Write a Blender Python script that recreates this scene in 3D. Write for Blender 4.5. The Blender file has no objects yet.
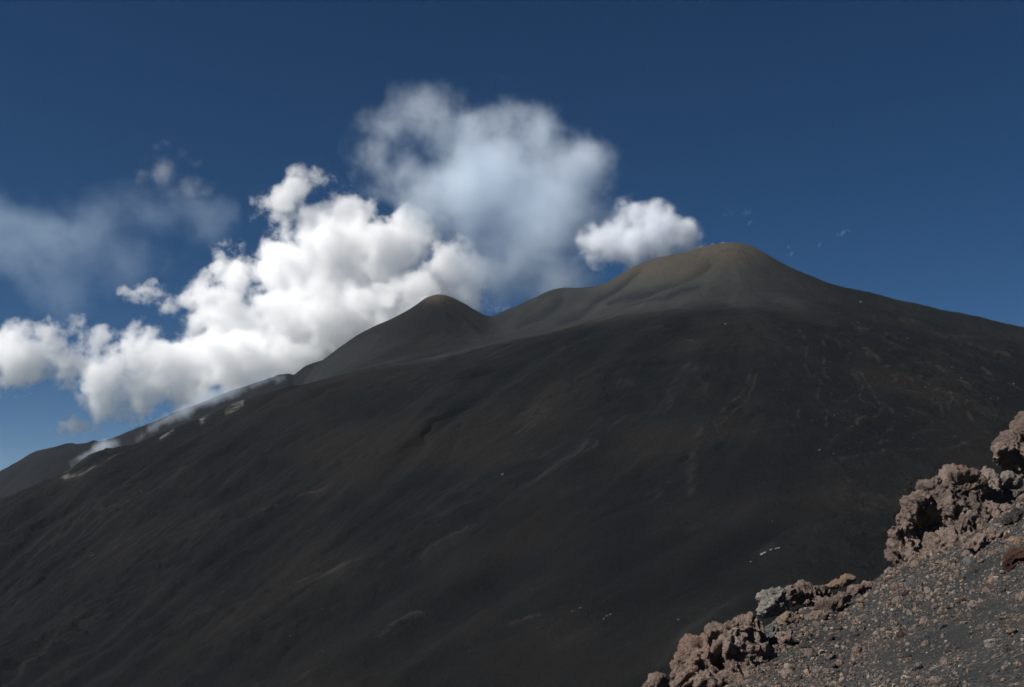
import bpy, math, random
import numpy as np
rng = np.random.default_rng(7)
random.seed(7)
scene = bpy.context.scene
COL = scene.collection
W, H, F = 1024.0, 687.0, 1100.0
HORIZON = 520.0
P = math.atan((HORIZON - H / 2) / F)
cP, sP = math.cos(P), math.sin(P)

# ------------------------------------------------------------------ helpers
def at(px, py, Y):
    """world point seen at photo position (px, py), Y metres ahead of the camera"""
    px, py, Y = np.asarray(px, float), np.asarray(py, float), np.asarray(Y, float)
    x = (px - W / 2) / F
    v = (H / 2 - py) / F
    dy = cP - v * sP
    dz = sP + v * cP
    return np.stack([x / dy * Y, Y + 0 * x, dz / dy * Y], -1)

def proj(X, Y, Z):
    d = Y * cP + Z * sP
    v = (-Y * sP + Z * cP) / d
    return W / 2 + F * X / d, H / 2 - F * v

def hsh(ix, iy, iz, seed):
    h = (ix.astype(np.uint32) * np.uint32(374761393) + iy.astype(np.uint32) * np.uint32(668265263)
         + iz.astype(np.uint32) * np.uint32(2147483647 - 1013904) + np.uint32((seed * 974711 + 12345) % 4294967296))
    h = (h ^ (h >> np.uint32(13))) * np.uint32(1274126177)
    h = (h ^ (h >> np.uint32(16))) * np.uint32(2246822519)
    h ^= h >> np.uint32(13)
    return h

def vnoise(p, seed=0):
    """3D value-gradient noise, about -1..1"""
    p = np.asarray(p, np.float32)
    i = np.floor(p).astype(np.int64)
    f = (p - i).astype(np.float32)
    u = f * f * f * (f * (f * 6 - 15) + 10)
    out = 0
    for dx in (0, 1):
        wx = u[:, 0] if dx else 1 - u[:, 0]
        for dy in (0, 1):
            wy = u[:, 1] if dy else 1 - u[:, 1]
            for dz in (0, 1):
                wz = u[:, 2] if dz else 1 - u[:, 2]
                h = hsh(i[:, 0] + dx, i[:, 1] + dy, i[:, 2] + dz, seed)
                gx = (h & np.uint32(1023)).astype(np.float32) / 511.5 - 1
                gy = ((h >> np.uint32(10)) & np.uint32(1023)).astype(np.float32) / 511.5 - 1
                gz = ((h >> np.uint32(20)) & np.uint32(1023)).astype(np.float32) / 511.5 - 1
                out = out + wx * wy * wz * (gx * (f[:, 0] - dx) + gy * (f[:, 1] - dy) + gz * (f[:, 2] - dz))
    return out * 1.3

def fbm(p, octv=5, rough=0.5, seed=0, ridged=False):
    p = np.asarray(p, np.float32)
    a, s, tot = 1.0, 0, 0
    for o in range(octv):
        n = vnoise(p * (2.03 ** o) + o * 17.3, seed + o)
        if ridged:
            n = 1 - 2 * np.abs(n) * 1.4
        s = s + a * n
        tot += a
        a *= rough
    return s / tot

def worley(p, seed=0):
    p = np.asarray(p, np.float32)
    i = np.floor(p).astype(np.int64)
    f1 = np.full(len(p), 9.0, np.float32); f2 = f1.copy()
    for dx in (-1, 0, 1):
        for dy in (-1, 0, 1):
            for dz in (-1, 0, 1):
                c = i + np.array([dx, dy, dz])
                h = hsh(c[:, 0], c[:, 1], c[:, 2], seed)
                q = np.stack([(h & np.uint32(1023)), (h >> np.uint32(10)) & np.uint32(1023), (h >> np.uint32(20)) & np.uint32(1023)], 1).astype(np.float32) / 1023
                d = np.sqrt(((c + q - p) ** 2).sum(1))
                n1 = np.minimum(f1, d)
                f2 = np.minimum(f2, np.maximum(f1, d))
                f1 = n1
    return f1, f2

def sstep(a, b, x):
    t = np.clip((x - a) / (b - a), 0, 1)
    return t * t * (3 - 2 * t)

def hermite(x, xp, yp):
    """monotone-ish cubic interpolation, vectorised over x"""
    xp, yp = np.asarray(xp, float), np.asarray(yp, float)
    h = np.diff(xp); d = np.diff(yp) / h
    m = np.zeros_like(yp)
    m[1:-1] = (d[:-1] * h[1:] + d[1:] * h[:-1]) / (h[1:] + h[:-1])
    m[0], m[-1] = d[0], d[-1]
    k = np.clip(np.searchsorted(xp, x) - 1, 0, len(xp) - 2)
    t = (x - xp[k]) / h[k]
    t = np.clip(t, -50, 50)
    y = ((2 * t**3 - 3 * t**2 + 1) * yp[k] + (t**3 - 2 * t**2 + t) * h[k] * m[k]
         + (-2 * t**3 + 3 * t**2) * yp[k + 1] + (t**3 - t**2) * h[k] * m[k + 1])
    y = np.where(x < xp[0], yp[0] + m[0] * (x - xp[0]), y)
    y = np.where(x > xp[-1], yp[-1] + m[-1] * (x - xp[-1]), y)
    return y

def tag(o, label=None, cat=None, group=None, kind=None):
    if label: o['label'] = label
    if cat: o['category'] = cat
    if group: o['group'] = group
    if kind: o['kind'] = kind
    return o

def mesh_from(name, v, f, mat, attrs=None, smooth=True, link=True):
    """v (n,3), f (m,k) arrays -> one mesh object"""
    v = np.asarray(v, np.float32); f = np.asarray(f, np.int32)
    me = bpy.data.meshes.new(name)
    k = f.shape[1]
    me.vertices.add(len(v)); me.vertices.foreach_set('co', v.ravel())
    me.loops.add(f.size); me.loops.foreach_set('vertex_index', f.ravel())
    me.polygons.add(len(f)); me.polygons.foreach_set('loop_start', np.arange(len(f), dtype=np.int32) * k)
    me.update(calc_edges=True)
    me.polygons.foreach_set('use_smooth', np.full(len(f), smooth))
    for n, a in (attrs or {}).items():
        at_ = me.attributes.new(n, 'FLOAT', 'POINT')
        at_.data.foreach_set('value', np.asarray(a, np.float32).ravel())
    me.materials.append(mat)
    me.validate()
    o = bpy.data.objects.new(name, me)
    if link: COL.objects.link(o)
    return o

def grid_faces(nr, nc, wrap=False):
    r, c = np.meshgrid(np.arange(nr - 1), np.arange(nc - 1), indexing='ij')
    i = (r * nc + c).ravel()
    return np.stack([i, i + 1, i + nc + 1, i + nc], 1)

# ------------------------------------------------------------------ node material helper
class NM:
    def __init__(s, name):
        s.m = bpy.data.materials.new(name); s.m.use_nodes = True
        s.t = s.m.node_tree; s.t.nodes.clear()
        s.out = s.n('ShaderNodeOutputMaterial')
    def n(s, typ, **kw):
        nd = s.t.nodes.new(typ)
        for k, v in kw.items(): setattr(nd, k, v)
        return nd
    def set(s, sock, v):
        if hasattr(v, 'is_output') or isinstance(v, bpy.types.NodeSocket): s.t.links.new(v, sock)
        else: sock.default_value = v
    def math(s, op, a, b=0.0, c=None, clamp=False):
        nd = s.n('ShaderNodeMath', operation=op, use_clamp=clamp)
        s.set(nd.inputs[0], a); s.set(nd.inputs[1], b)
        if c is not None: s.set(nd.inputs[2], c)
        return nd.outputs[0]
    def vec(s, op, a, b=None, scale=None):
        nd = s.n('ShaderNodeVectorMath', operation=op)
        s.set(nd.inputs[0], a)
        if b is not None: s.set(nd.inputs[1], b)
        if scale is not None: s.set(nd.inputs['Scale'], scale)
        return nd.outputs['Value'] if op in ('DISTANCE', 'LENGTH', 'DOT_PRODUCT') else nd.outputs[0]
    def noise(s, vec, scale, detail=4, rough=0.5, lac=2.0, dist=0.0):
        nd = s.n('ShaderNodeTexNoise')
        s.set(nd.inputs['Vector'], vec)
        nd.inputs['Scale'].default_value = scale; nd.inputs['Detail'].default_value = detail
        nd.inputs['Roughness'].default_value = rough; nd.inputs['Lacunarity'].default_value = lac
        nd.inputs['Distortion'].default_value = dist
        return nd
    def ramp(s, fac, stops, interp='LINEAR'):
        nd = s.n('ShaderNodeValToRGB'); nd.color_ramp.interpolation = interp
        e = nd.color_ramp.elements
        while len(e) < len(stops): e.new(0.5)
        for q, (p, c) in zip(e, stops):
            q.position = p; q.color = c if len(c) == 4 else (*c, 1)
        s.set(nd.inputs[0], fac)
        return nd.outputs[0]
    def mapr(s, v, a, b, c=0.0, d=1.0, typ='SMOOTHSTEP'):
        nd = s.n('ShaderNodeMapRange', interpolation_type=typ)
        s.set(nd.inputs[0], v)
        for i, x in enumerate((a, b, c, d)): nd.inputs[i + 1].default_value = x
        return nd.outputs[0]
    def mix(s, fac, a, b, blend='MIX'):
        nd = s.n('ShaderNodeMix', data_type='RGBA', blend_type=blend)
        s.set(nd.inputs[0], fac)
        s.set(nd.inputs[6], a if not isinstance(a, tuple) else (*a, 1)[:4])
        s.set(nd.inputs[7], b if not isinstance(b, tuple) else (*b, 1)[:4])
        return nd.outputs[2]
    def attr(s, name): return s.n('ShaderNodeAttribute', attribute_name=name).outputs['Fac']
    def surf(s, color, rough=0.95, height=None, dist=1.0, strength=1.0, spec=0.15):
        b = s.n('ShaderNodeBsdfPrincipled')
        s.set(b.inputs['Base Color'], color if not isinstance(color, tuple) else (*color, 1)[:4])
        s.set(b.inputs['Roughness'], rough)
        b.inputs['Specular IOR Level'].default_value = spec
        if height is not None:
            bp = s.n('ShaderNodeBump'); bp.inputs['Distance'].default_value = dist
            bp.inputs['Strength'].default_value = strength
            s.set(bp.inputs['Height'], height)
            s.t.links.new(bp.outputs[0], b.inputs['Normal'])
        s.t.links.new(b.outputs[0], s.out.inputs['Surface'])
        return s.m

# ------------------------------------------------------------------ camera
cam = bpy.data.cameras.new('camera'); co = bpy.data.objects.new('camera', cam); COL.objects.link(co)
cam.sensor_width = 36; cam.lens = 36 * F / W; cam.clip_start = 0.05; cam.clip_end = 60000
co.location = (0, 0, 0); co.rotation_euler = (math.pi / 2 + P, 0, 0)
scene.camera = co

# ------------------------------------------------------------------ light
SUN = np.array([-0.67, -0.26, 0.69]); SUN /= np.linalg.norm(SUN)
el = math.asin(SUN[2]); az = math.atan2(SUN[0], SUN[1])       # azimuth clockwise from +Y
sl = bpy.data.lights.new('sun', 'SUN'); sl.energy = 5.0; sl.angle = math.radians(0.53); sl.color = (1, 0.965, 0.915)
so = bpy.data.objects.new('sun', sl); COL.objects.link(so)
from mathutils import Vector, Matrix, Euler
so.rotation_euler = Vector(SUN).to_track_quat('Z', 'Y').to_euler()
wd = bpy.data.worlds.new('World'); scene.world = wd; wd.use_nodes = True
nt = wd.node_tree; bg = nt.nodes['Background']; bg.inputs[1].default_value = 0.05
sky = nt.nodes.new('ShaderNodeTexSky'); sky.sky_type = 'NISHITA'; sky.sun_disc = False
sky.sun_elevation = el; sky.sun_rotation = az; sky.altitude = 2900; sky.air_density = 0.68; sky.dust_density = 0.25; sky.ozone_density = 2.5
hs = nt.nodes.new('ShaderNodeHueSaturation'); hs.inputs['Saturation'].default_value = 1.3; hs.inputs['Hue'].default_value = 0.499; hs.inputs['Value'].default_value = 0.67
nt.links.new(sky.outputs[0], hs.inputs['Color']); nt.links.new(hs.outputs[0], bg.inputs[0])
scene.view_settings.view_transform = 'Standard'; scene.view_settings.look = 'None'
scene.view_settings.gamma = 1.0; scene.view_settings.use_curve_mapping = False
scene.view_settings.exposure = 0.48

# ------------------------------------------------------------------ mountain terrain
def curve(pts, a):
    pts = np.array(pts, float)
    w = at(pts[:, 0], pts[:, 1], pts[:, 2])
    aa = w[:, 0] / w[:, 1]
    return hermite(a, aa, w[:, 1]), hermite(a, aa, w[:, 2])

SKY_ = [(-420, 800, 2300), (-100, 660, 2200), (100, 520, 2150), (200, 462, 2100), (260, 430, 2080), (295, 398, 2060), (315, 372, 2050),
        (332, 358.5, 2040), (345, 349, 2035), (370, 333, 2020), (400, 317.5, 2000), (415, 308, 1994), (427, 299.5, 1988), (437, 296.5, 1985), (448, 297.5, 1985), (456, 301, 1985),
        (467, 307, 1985), (480, 315, 1990), (490, 319.5, 1995), (503, 314, 1990), (530, 303, 1970), (552, 294, 1950), (564, 291.5, 1940),
        (580, 292, 1920), (597, 290, 1900), (607, 286, 1890), (618, 279, 1880), (632, 270, 1865), (645, 264, 1850), (670, 257, 1830),
        (690, 252, 1810), (706, 246.5, 1795), (720, 244, 1785), (735, 243, 1780), (748, 245, 1775), (762, 252, 1765), (790, 268, 1740),
        (825, 283, 1710), (870, 293, 1680), (920, 305, 1650), (970, 315, 1620), (1024, 327, 1600), (1120, 348, 1560), (1500, 440, 1500)]
MIDUP = [(-420, 830, 2000), (-100, 670, 1950), (100, 540, 1900), (200, 480, 1880), (260, 445, 1850), (295, 410, 1840), (315, 385, 1830), (345, 365, 1820),
         (400, 343, 1800), (440, 335, 1800), (470, 338, 1800), (490, 338, 1810), (530, 325, 1780), (570, 314, 1740), (620, 298, 1700), (660, 284, 1680),
         (735, 270, 1660), (790, 284, 1640), (870, 305, 1590), (970, 330, 1540), (1120, 368, 1480), (1500, 470, 1420)]
BASIN = [(-420, 760, 1700), (-100, 610, 1700), (60, 515, 1660), (200, 440, 1640), (266, 410, 1620), (300, 393, 1610), (340, 374, 1610), (380, 365, 1620), (430, 357, 1630),
         (480, 347, 1640), (540, 331, 1600), (620, 312, 1560), (680, 302, 1530), (760, 297, 1500), (850, 305, 1480), (950, 325, 1450), (1120, 372, 1400), (1500, 480, 1340)]
EDGE = [(-420, 712, 1400), (-150, 570, 1420), (0, 500, 1440), (23, 491, 1440), (60, 477, 1450), (95, 455, 1450), (130, 446, 1450), (166, 430, 1450), (200, 420.5, 1450),
        (232, 408, 1450), (266, 396, 1450), (300, 385, 1450), (340, 378, 1450), (380, 371, 1450), (430, 362, 1450), (480, 351, 1430), (540, 337, 1400),
        (620, 322, 1370), (700, 316, 1340), (760, 315, 1320), (850, 327, 1300), (950, 350, 1280), (1120, 400, 1240), (1500, 520, 1200)]
MID = [(-420, 790, 1180), (0, 590, 1160), (200, 510, 1130), (400, 450, 1090), (600, 410, 1020), (760, 400, 960), (900, 415, 910), (1120, 470, 860), (1500, 600, 800)]
LOW = [(-420, 850, 980), (0, 680, 940), (200, 625, 880), (400, 580, 800), (600, 550, 720), (800, 545, 640), (1120, 590, 580), (1500, 700, 540)]
BOT = [(-420, 930, 760), (0, 790, 720), (200, 750, 660), (400, 720, 590), (600, 700, 520), (800, 700, 450), (1120, 720, 400), (1500, 800, 380)]
NC, NR = 1300, 900
a = np.linspace(-0.72, 0.78, NC)
rows = [(np.full(NC, 270.0), np.full(NC, -225.0) + 30 * a)]
for c in (BOT, LOW, MID, EDGE, BASIN, MIDUP, SKY_):
    rows.append(curve(c, a))
sy, sz = rows[-1]
rows.append((sy + 130, sz - 70)); rows.append((sy + 500, sz - 330)); rows.append((sy + 1500, sz - 700))
KY = np.stack([r[0] for r in rows]); KZ = np.stack([r[1] for r in rows])
K = len(rows)
dens = np.array([30, 90, 180, 240, 70, 90, 120, 30, 20, 10], float)
t = np.interp(np.linspace(0, dens.sum(), NR), np.concatenate([[0], np.cumsum(dens)]), np.arange(K))
def prof(Kv):
    """cardinal profile in index space with knot spacing from KY"""
    m = np.zeros_like(Kv)
    h = np.diff(KY, axis=0); d = np.diff(Kv, axis=0) / h
    m[1:-1] = (d[:-1] * h[1:] + d[1:] * h[:-1]) / (h[1:] + h[:-1]); m[0] = d[0]; m[-1] = d[-1]
    out = np.zeros((NR, NC))
    for r in range(NR):
        k = min(int(t[r]), K - 2); u = t[r] - k
        Hh = h[k]
        out[r] = ((2*u**3 - 3*u**2 + 1) * Kv[k] + (u**3 - 2*u**2 + u) * Hh * m[k] + (-2*u**3 + 3*u**2) * Kv[k+1] + (u**3 - u**2) * Hh * m[k+1])
    return out
TY = np.zeros((NR, NC))
for r in range(NR):
    k = min(int(t[r]), K - 2); u = t[r] - k
    TY[r] = KY[k] * (1 - u) + KY[k + 1] * u
TZ = prof(KZ)
A2 = np.broadcast_to(a, (NR, NC))
TX = A2 * TY
# light smoothing of the control net, kept off the skyline
base = TZ.copy()
for _ in range(6):
    s_ = base.copy()
    s_[:, 1:-1] = (base[:, :-2] + base[:, 2:] + 2 * base[:, 1:-1]) / 4
    base = s_
TZ = base
# downhill direction in (row, column) index space, for streaks that follow the fall line
def grads(Z):
    Zr, Zc = np.gradient(Z)
    Yr, Yc = np.gradient(TY); Xr, Xc = np.gradient(TX)
    det = Xc * Yr - Xr * Yc
    zx = (Zc * Yr - Zr * Yc) / det; zy = (Xc * Zr - Xr * Zc) / det
    return zx, zy, (Xc, Xr, Yc, Yr, det)
def blur(Z, n):
    for _ in range(n):
        Z = np.pad(Z, 1, mode='edge')
        Z = (Z[:-2, 1:-1] + Z[2:, 1:-1] + Z[1:-1, :-2] + Z[1:-1, 2:] + 2 * Z[1:-1, 1:-1]) / 6
    return Z
zx, zy, (Xc, Xr, Yc, Yr, det) = grads(blur(TZ, 25))
g = np.hypot(zx, zy) + 1e-4
dx_, dy_ = -zx / g, -zy / g
P2 = np.stack([TX.ravel(), TY.ravel(), 0 * TX.ravel()], 1)
ang = 1.1 * fbm(P2 / 150.0, 4, 0.55, 40).reshape(NR, NC)        # meander
dx_, dy_ = dx_ * np.cos(ang) - dy_ * np.sin(ang), dx_ * np.sin(ang) + dy_ * np.cos(ang)
vc = (dx_ * Yr - dy_ * Xr) / det; vr = (Xc * dy_ - Yc * dx_) / det   # index steps per metre
def samp(Q, r, c):
    r = np.clip(r, 0, NR - 1.001); c = np.clip(c, 0, NC - 1.001)
    r0 = r.astype(int); c0 = c.astype(int); fr = r - r0; fc = c - c0
    return (Q[r0, c0] * (1-fr) * (1-fc) + Q[r0+1, c0] * fr * (1-fc) + Q[r0, c0+1] * (1-fr) * fc + Q[r0+1, c0+1] * fr * fc)
RR, CC = np.meshgrid(np.arange(NR, dtype=float), np.arange(NC, dtype=float), indexing='ij')
def lic(srcs, step, n):
    acc = [s.copy() for s in srcs]; wt = 1.0
    for sgn in (1, -1):
        r, c = RR.copy(), CC.copy()
        for k in range(n):
            r0 = np.clip(r, 0, NR-1).astype(int); c0 = np.clip(c, 0, NC-1).astype(int)
            r = r + sgn * step * vr[r0, c0]; c = c + sgn * step * vc[r0, c0]
            w = 0.5 + 0.5 * math.cos(math.pi * (k + 1) / (n + 1))
            for j, s in enumerate(srcs): acc[j] += w * samp(s, r, c)
            if sgn == 1: wt += 2 * w
    out = []
    for q in acc:
        q = q / wt; q = (q - q.mean()) / (q.std() + 1e-6); out.append(np.clip(q, -2.6, 2.6))
    return out
n_a = fbm(P2 / 7.0, 2, 0.6, 3).reshape(NR, NC)
n_b = fbm(P2 / 22.0, 2, 0.5, 9).reshape(NR, NC)
n_c = fbm(P2 / 60.0, 2, 0.5, 15).reshape(NR, NC)
LA, = lic([n_a], 4.0, 9)
LB, = lic([n_b], 9.0, 13)
LC, = lic([n_c], 17.0, 13)
PX, PY = proj(TX, TY, TZ)
big = fbm(P2 / 130.0, 4, 0.5, 21).reshape(NR, NC)
med = fbm(P2 / 30.0, 4, 0.55, 27).reshape(NR, NC)
fine = fbm(P2 / 8.0, 3, 0.55, 33).reshape(NR, NC)
upper = sstep(4.0, 4.8, np.broadcast_to(t[:, None], (NR, NC)) + 0 * TX)       # above the shoulder edge
cone2 = np.exp(-(((PX - 440) / 110) ** 2)) * upper
amp = (1 - 0.72 * upper) * np.clip(TY / 900, 0.6, 1.3)
sky_row = np.exp(-((t[:, None] - 7) / 0.25) ** 2)
right = sstep(780, 900, PX)
LA, LB, LC = [q * (1 - 0.7 * sstep(740, 860, PX)) for q in (LA, LB, LC)]
warpr = np.clip(1 - np.abs(fbm(np.stack([TX.ravel() / 90 + .7 * big.ravel(), TY.ravel() / 60 + .25 * med.ravel(), 0 * TX.ravel() + 3], 1), 3, 0.5, 61).reshape(NR, NC) + 0.1 * LC) * 6, 0, 1) ** 1.5
fold = 1 + 1.3 * sstep(620, 250, PX) * sstep(400, 520, PY)
disp = amp * fold * (0.07 * LA + 0.5 * LB * (0.2 + 0.8 * sstep(-0.2, .3, big)) + 1.5 * LC + 7.0 * big + 1.9 * med + 0.45 * fine - 2.2 * warpr * sstep(-0.2, 0.4, big))
LA, LB, LC = [q * (1 - 0.8 * sstep(740, 860, PX) * (t[:, None] < 4.8)) for q in (LA, LB, LC)]
fine2 = fbm(P2 / 3.5, 3, 0.6, 91).reshape(NR, NC)
disp += 0.22 * fine2 + right * 1.1 * (np.abs(med) - .2)
disp = disp * (1 - 0.75 * sky_row * (1 - 0.4 * right)) + right * (1.0 * fine + 1.6 * med) * 0.8
disp += sky_row * (0.5 * fine + 0.6 * med)

# lava levees: crooked lines running down the right half, raised and paler
def polymask(lines, width):
    m = np.zeros((NR, NC))
    wob = 4 * big + 2.0 * med
    for k, ln in enumerate(lines):
        ln = np.array(ln, float)
        # smooth resample
        tt = np.linspace(0, len(ln) - 1, len(ln) * 6); x = hermite(tt, np.arange(len(ln)), ln[:, 0]); y = hermite(tt, np.arange(len(ln)), ln[:, 1])
        bx0, bx1, by0, by1 = x.min() - 14, x.max() + 14, y.min() - 14, y.max() + 14
        sel = np.where((PX > bx0) & (PX < bx1) & (PY > by0) & (PY < by1) & (t[:, None] < 6.9))
        if len(sel[0]) == 0: continue
        qx, qy = PX[sel] + wob[sel], PY[sel] + wob[sel] * 0.7
        best = np.full(len(qx), 1e9)
        for i in range(len(x) - 1):
            ex, ey = x[i+1] - x[i], y[i+1] - y[i]
            L = ex * ex + ey * ey + 1e-9
            s = np.clip(((qx - x[i]) * ex + (qy - y[i]) * ey) / L, 0, 1)
            d = np.hypot(qx - x[i] - s * ex, qy - y[i] - s * ey)
            best = np.minimum(best, d)
        m[sel] = np.maximum(m[sel], np.exp(-(best / width) ** 2))
    return m
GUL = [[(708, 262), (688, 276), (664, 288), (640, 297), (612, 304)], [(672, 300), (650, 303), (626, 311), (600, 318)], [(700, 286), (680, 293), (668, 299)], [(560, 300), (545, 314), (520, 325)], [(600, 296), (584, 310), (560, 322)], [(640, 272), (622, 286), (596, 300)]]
LEV = [
 [(300, 585), (330, 570), (360, 560)], [(380, 640), (400, 622), (430, 610)], [(180, 620), (215, 605), (250, 598)], [(420, 560), (450, 540), (478, 526)], [(90, 520), (140, 500), (190, 470)], [(250, 520), (290, 500), (330, 485)], [(470, 650), (500, 628), (540, 612)],
 [(812, 372), (822, 384), (818, 398), (828, 410), (826, 424)], [(905, 402), (915, 410), (928, 414), (936, 424)], [(960, 350), (975, 360), (988, 372), (1004, 380)],
 [(930, 366), (944, 372), (958, 382), (972, 388)], [(860, 330), (878, 336), (896, 346), (916, 352)],
 [(822, 335), (826, 350), (824, 368), (834, 384), (832, 398), (846, 402), (854, 392)],
 [(838, 340), (846, 355), (852, 365), (862, 372), (872, 388), (880, 400)],
 [(852, 368), (862, 382), (860, 396), (876, 404), (884, 396)],
 [(866, 350), (880, 360), (894, 374), (900, 388), (914, 392), (926, 396), (940, 404), (944, 414)],
 [(884, 400), (878, 414), (862, 420), (846, 430), (832, 440)],
 [(884, 402), (894, 412), (890, 426), (872, 436), (850, 446)],
 [(950, 408), (958, 398), (968, 402), (970, 414), (978, 424), (990, 432)],
 [(905, 378), (918, 384), (934, 390), (950, 396), (962, 398)],
 [(760, 372), (752, 390), (744, 404), (732, 416), (722, 426)],
 [(752, 374), (746, 388), (734, 402), (724, 412), (716, 424), (724, 440)],
 [(700, 380), (708, 388), (704, 400)],
 [(646, 400), (656, 408), (664, 412)],
 [(628, 412), (616, 420), (604, 432), (592, 446), (574, 458)],
 [(800, 330), (808, 346), (806, 362), (812, 380)],
 [(930, 330), (948, 336), (968, 340), (990, 350), (1010, 356)],
 [(900, 320), (925, 324), (950, 332), (985, 338)],
 [(800, 410), (796, 424), (790, 436)],
 [(880, 440), (900, 436), (920, 428), (945, 426)],
 [(840, 458), (868, 452), (896, 448), (930, 446), (968, 440)],
 [(660, 330), (680, 334), (700, 342)],
]
lev = polymask(LEV, 1.5)
lev *= sstep(-0.25, 0.3, med + 0.7 * fine)
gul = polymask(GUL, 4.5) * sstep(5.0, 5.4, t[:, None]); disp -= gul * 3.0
disp += lev * 1.1
disp += upper * (9.0 * big + 1.6 * med + 0.5 * fine) * (1 - sky_row)
# shallow troughs between the levees
ridg = 1 - np.abs(fbm(np.stack([TX.ravel() / 46 + 1.2 * big.ravel(), TY.ravel() / 80 + 1.2 * med.ravel(), 0 * TX.ravel()], 1), 3, 0.55, 51).reshape(NR, NC)) * 7
flowline = np.clip(ridg, 0, 1) ** 2 * sstep(770, 880, PX) * sstep(280, 340, PY) * sstep(-0.25, 0.3, big + 0.3 * med)
disp += flowline * 2.0 * (1 - upper * .5)

# pale deposits along the vents on the left
DEP = [[(66, 474), (76, 468), (88, 461), (93, 456)], [(62, 481), (80, 471), (96, 462)], [(200, 421), (212, 414), (225, 409), (240, 404), (256, 399), (268, 395)],
       [(108, 461), (116, 456)], [(160, 437), (172, 430)], [(4, 494), (18, 489)], [(226, 412), (244, 405)]]
dep = polymask(DEP, 0.9) * sstep(-0.25, 0.35, fine + 0.5 * med) * (t[:, None] < 4.35)
# old pale ash patches on the front slope and the light sheet below the shoulder
PATCH = [[(560, 462), (548, 474), (536, 482)], [(588, 440), (576, 452), (560, 462)], [(640, 418), (650, 410), (658, 402)], [(672, 394), (668, 404)], [(535, 408), (528, 420)],
         [(684, 366), (694, 370)], [(620, 384), (632, 382)], [(760, 550), (775, 546)], [(800, 540), (820, 528), (840, 520)], [(560, 395), (548, 405), (536, 418), (520, 430)],
         [(470, 500), (455, 512), (440, 524)], [(640, 500), (660, 492)], [(300, 585), (320, 575), (345, 565)], [(700, 430), (694, 460), (690, 490)]]
patch = np.maximum(polymask(PATCH, 4.0), 0.75 * sstep(0.25, 0.6, fbm(P2 / 48.0, 3, 0.5, 131).reshape(NR, NC) + 0.12 * LB) * (t[:, None] < 4.6)) * sstep(-0.25, 0.45, fine + LA * 0.3)
TXf, TYf, TZf = TX, TY, TZ + disp
V = np.stack([TXf.ravel(), TYf.ravel(), TZf.ravel()], 1)
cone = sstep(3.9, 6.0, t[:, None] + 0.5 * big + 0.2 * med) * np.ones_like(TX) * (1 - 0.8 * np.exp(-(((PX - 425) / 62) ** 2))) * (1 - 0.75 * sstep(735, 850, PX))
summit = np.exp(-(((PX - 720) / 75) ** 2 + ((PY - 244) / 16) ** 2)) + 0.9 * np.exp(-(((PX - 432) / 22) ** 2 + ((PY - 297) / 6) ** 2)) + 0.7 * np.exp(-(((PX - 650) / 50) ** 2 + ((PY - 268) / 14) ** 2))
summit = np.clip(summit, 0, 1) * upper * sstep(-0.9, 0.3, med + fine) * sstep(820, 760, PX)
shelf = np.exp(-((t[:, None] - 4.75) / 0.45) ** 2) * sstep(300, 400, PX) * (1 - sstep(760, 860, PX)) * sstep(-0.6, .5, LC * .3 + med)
leftlight = np.exp(-(((PX - 560 + (PY - 400) * 1.9) / 120) ** 2))   # not used for colour far right

M = NM('volcanic_ash_slope')
geo = M.n('ShaderNodeNewGeometry'); pos = geo.outputs['Position']
sA, sB, sC = M.attr('streak_fine'), M.attr('streak_mid'), M.attr('streak_wide')
n1 = M.noise(pos, 0.02, 6, 0.6).outputs[0]
n2 = M.noise(pos, 0.35, 5, 0.65).outputs[0]
n3 = M.noise(pos, 0.006, 4, 0.5).outputs[0]
mixv = M.math('ADD', M.math('MULTIPLY', sB, 0.032), M.math('MULTIPLY', sC, 0.05))
mixv = M.math('ADD', mixv, M.math('MULTIPLY', sA, 0.014))
mixv = M.math('ADD', mixv, M.math('MULTIPLY', M.math('SUBTRACT', n1, 0.5), 1.2))
mixv = M.math('ADD', mixv, M.math('ADD', M.math('MULTIPLY', M.math('SUBTRACT', n2, 0.5), 1.2), M.math('MULTIPLY', M.math('SUBTRACT', M.noise(pos, 0.09, 5, 0.65, dist=1.5).outputs[0], 0.5), 1.1)))
mixv = M.math('ADD', mixv, 0.45)
colr = M.ramp(mixv, [(0.0, (0.0025, 0.0032, 0.0035)), (0.4, (0.0042, 0.0050, 0.0054)), (0.65, (0.0062, 0.0067, 0.0067)), (1.0, (0.0132, 0.0122, 0.0110))])
colr = M.mix(M.mapr(n3, 0.47, 0.64, 0, 0.75), colr, (0.0104, 0.0093, 0.0083))
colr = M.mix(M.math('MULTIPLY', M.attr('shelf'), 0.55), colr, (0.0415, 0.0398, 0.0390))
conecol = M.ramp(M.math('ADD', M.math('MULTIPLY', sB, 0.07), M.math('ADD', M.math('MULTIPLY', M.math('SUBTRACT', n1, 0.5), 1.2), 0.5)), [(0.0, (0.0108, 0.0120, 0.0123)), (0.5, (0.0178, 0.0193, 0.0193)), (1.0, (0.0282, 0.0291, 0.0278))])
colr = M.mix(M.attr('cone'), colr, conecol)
colr = M.mix(M.math('MULTIPLY', M.attr('lit_flank'), 0.8), colr, M.mix(n2, (0.0249, 0.0274, 0.0274), (0.0515, 0.0515, 0.0465)))  # sunlit flank left of the summit, its light painted in as paler colour
colr = M.mix(M.math('MULTIPLY', M.attr('gully_shade'), 0.8), colr, (0.0079, 0.0104, 0.0129))  # shade in the summit gullies painted into the slope colour
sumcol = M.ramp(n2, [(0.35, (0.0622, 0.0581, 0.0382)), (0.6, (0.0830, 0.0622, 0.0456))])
colr = M.mix(M.math('MULTIPLY', M.attr('summit'), 0.7), colr, sumcol)
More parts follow.
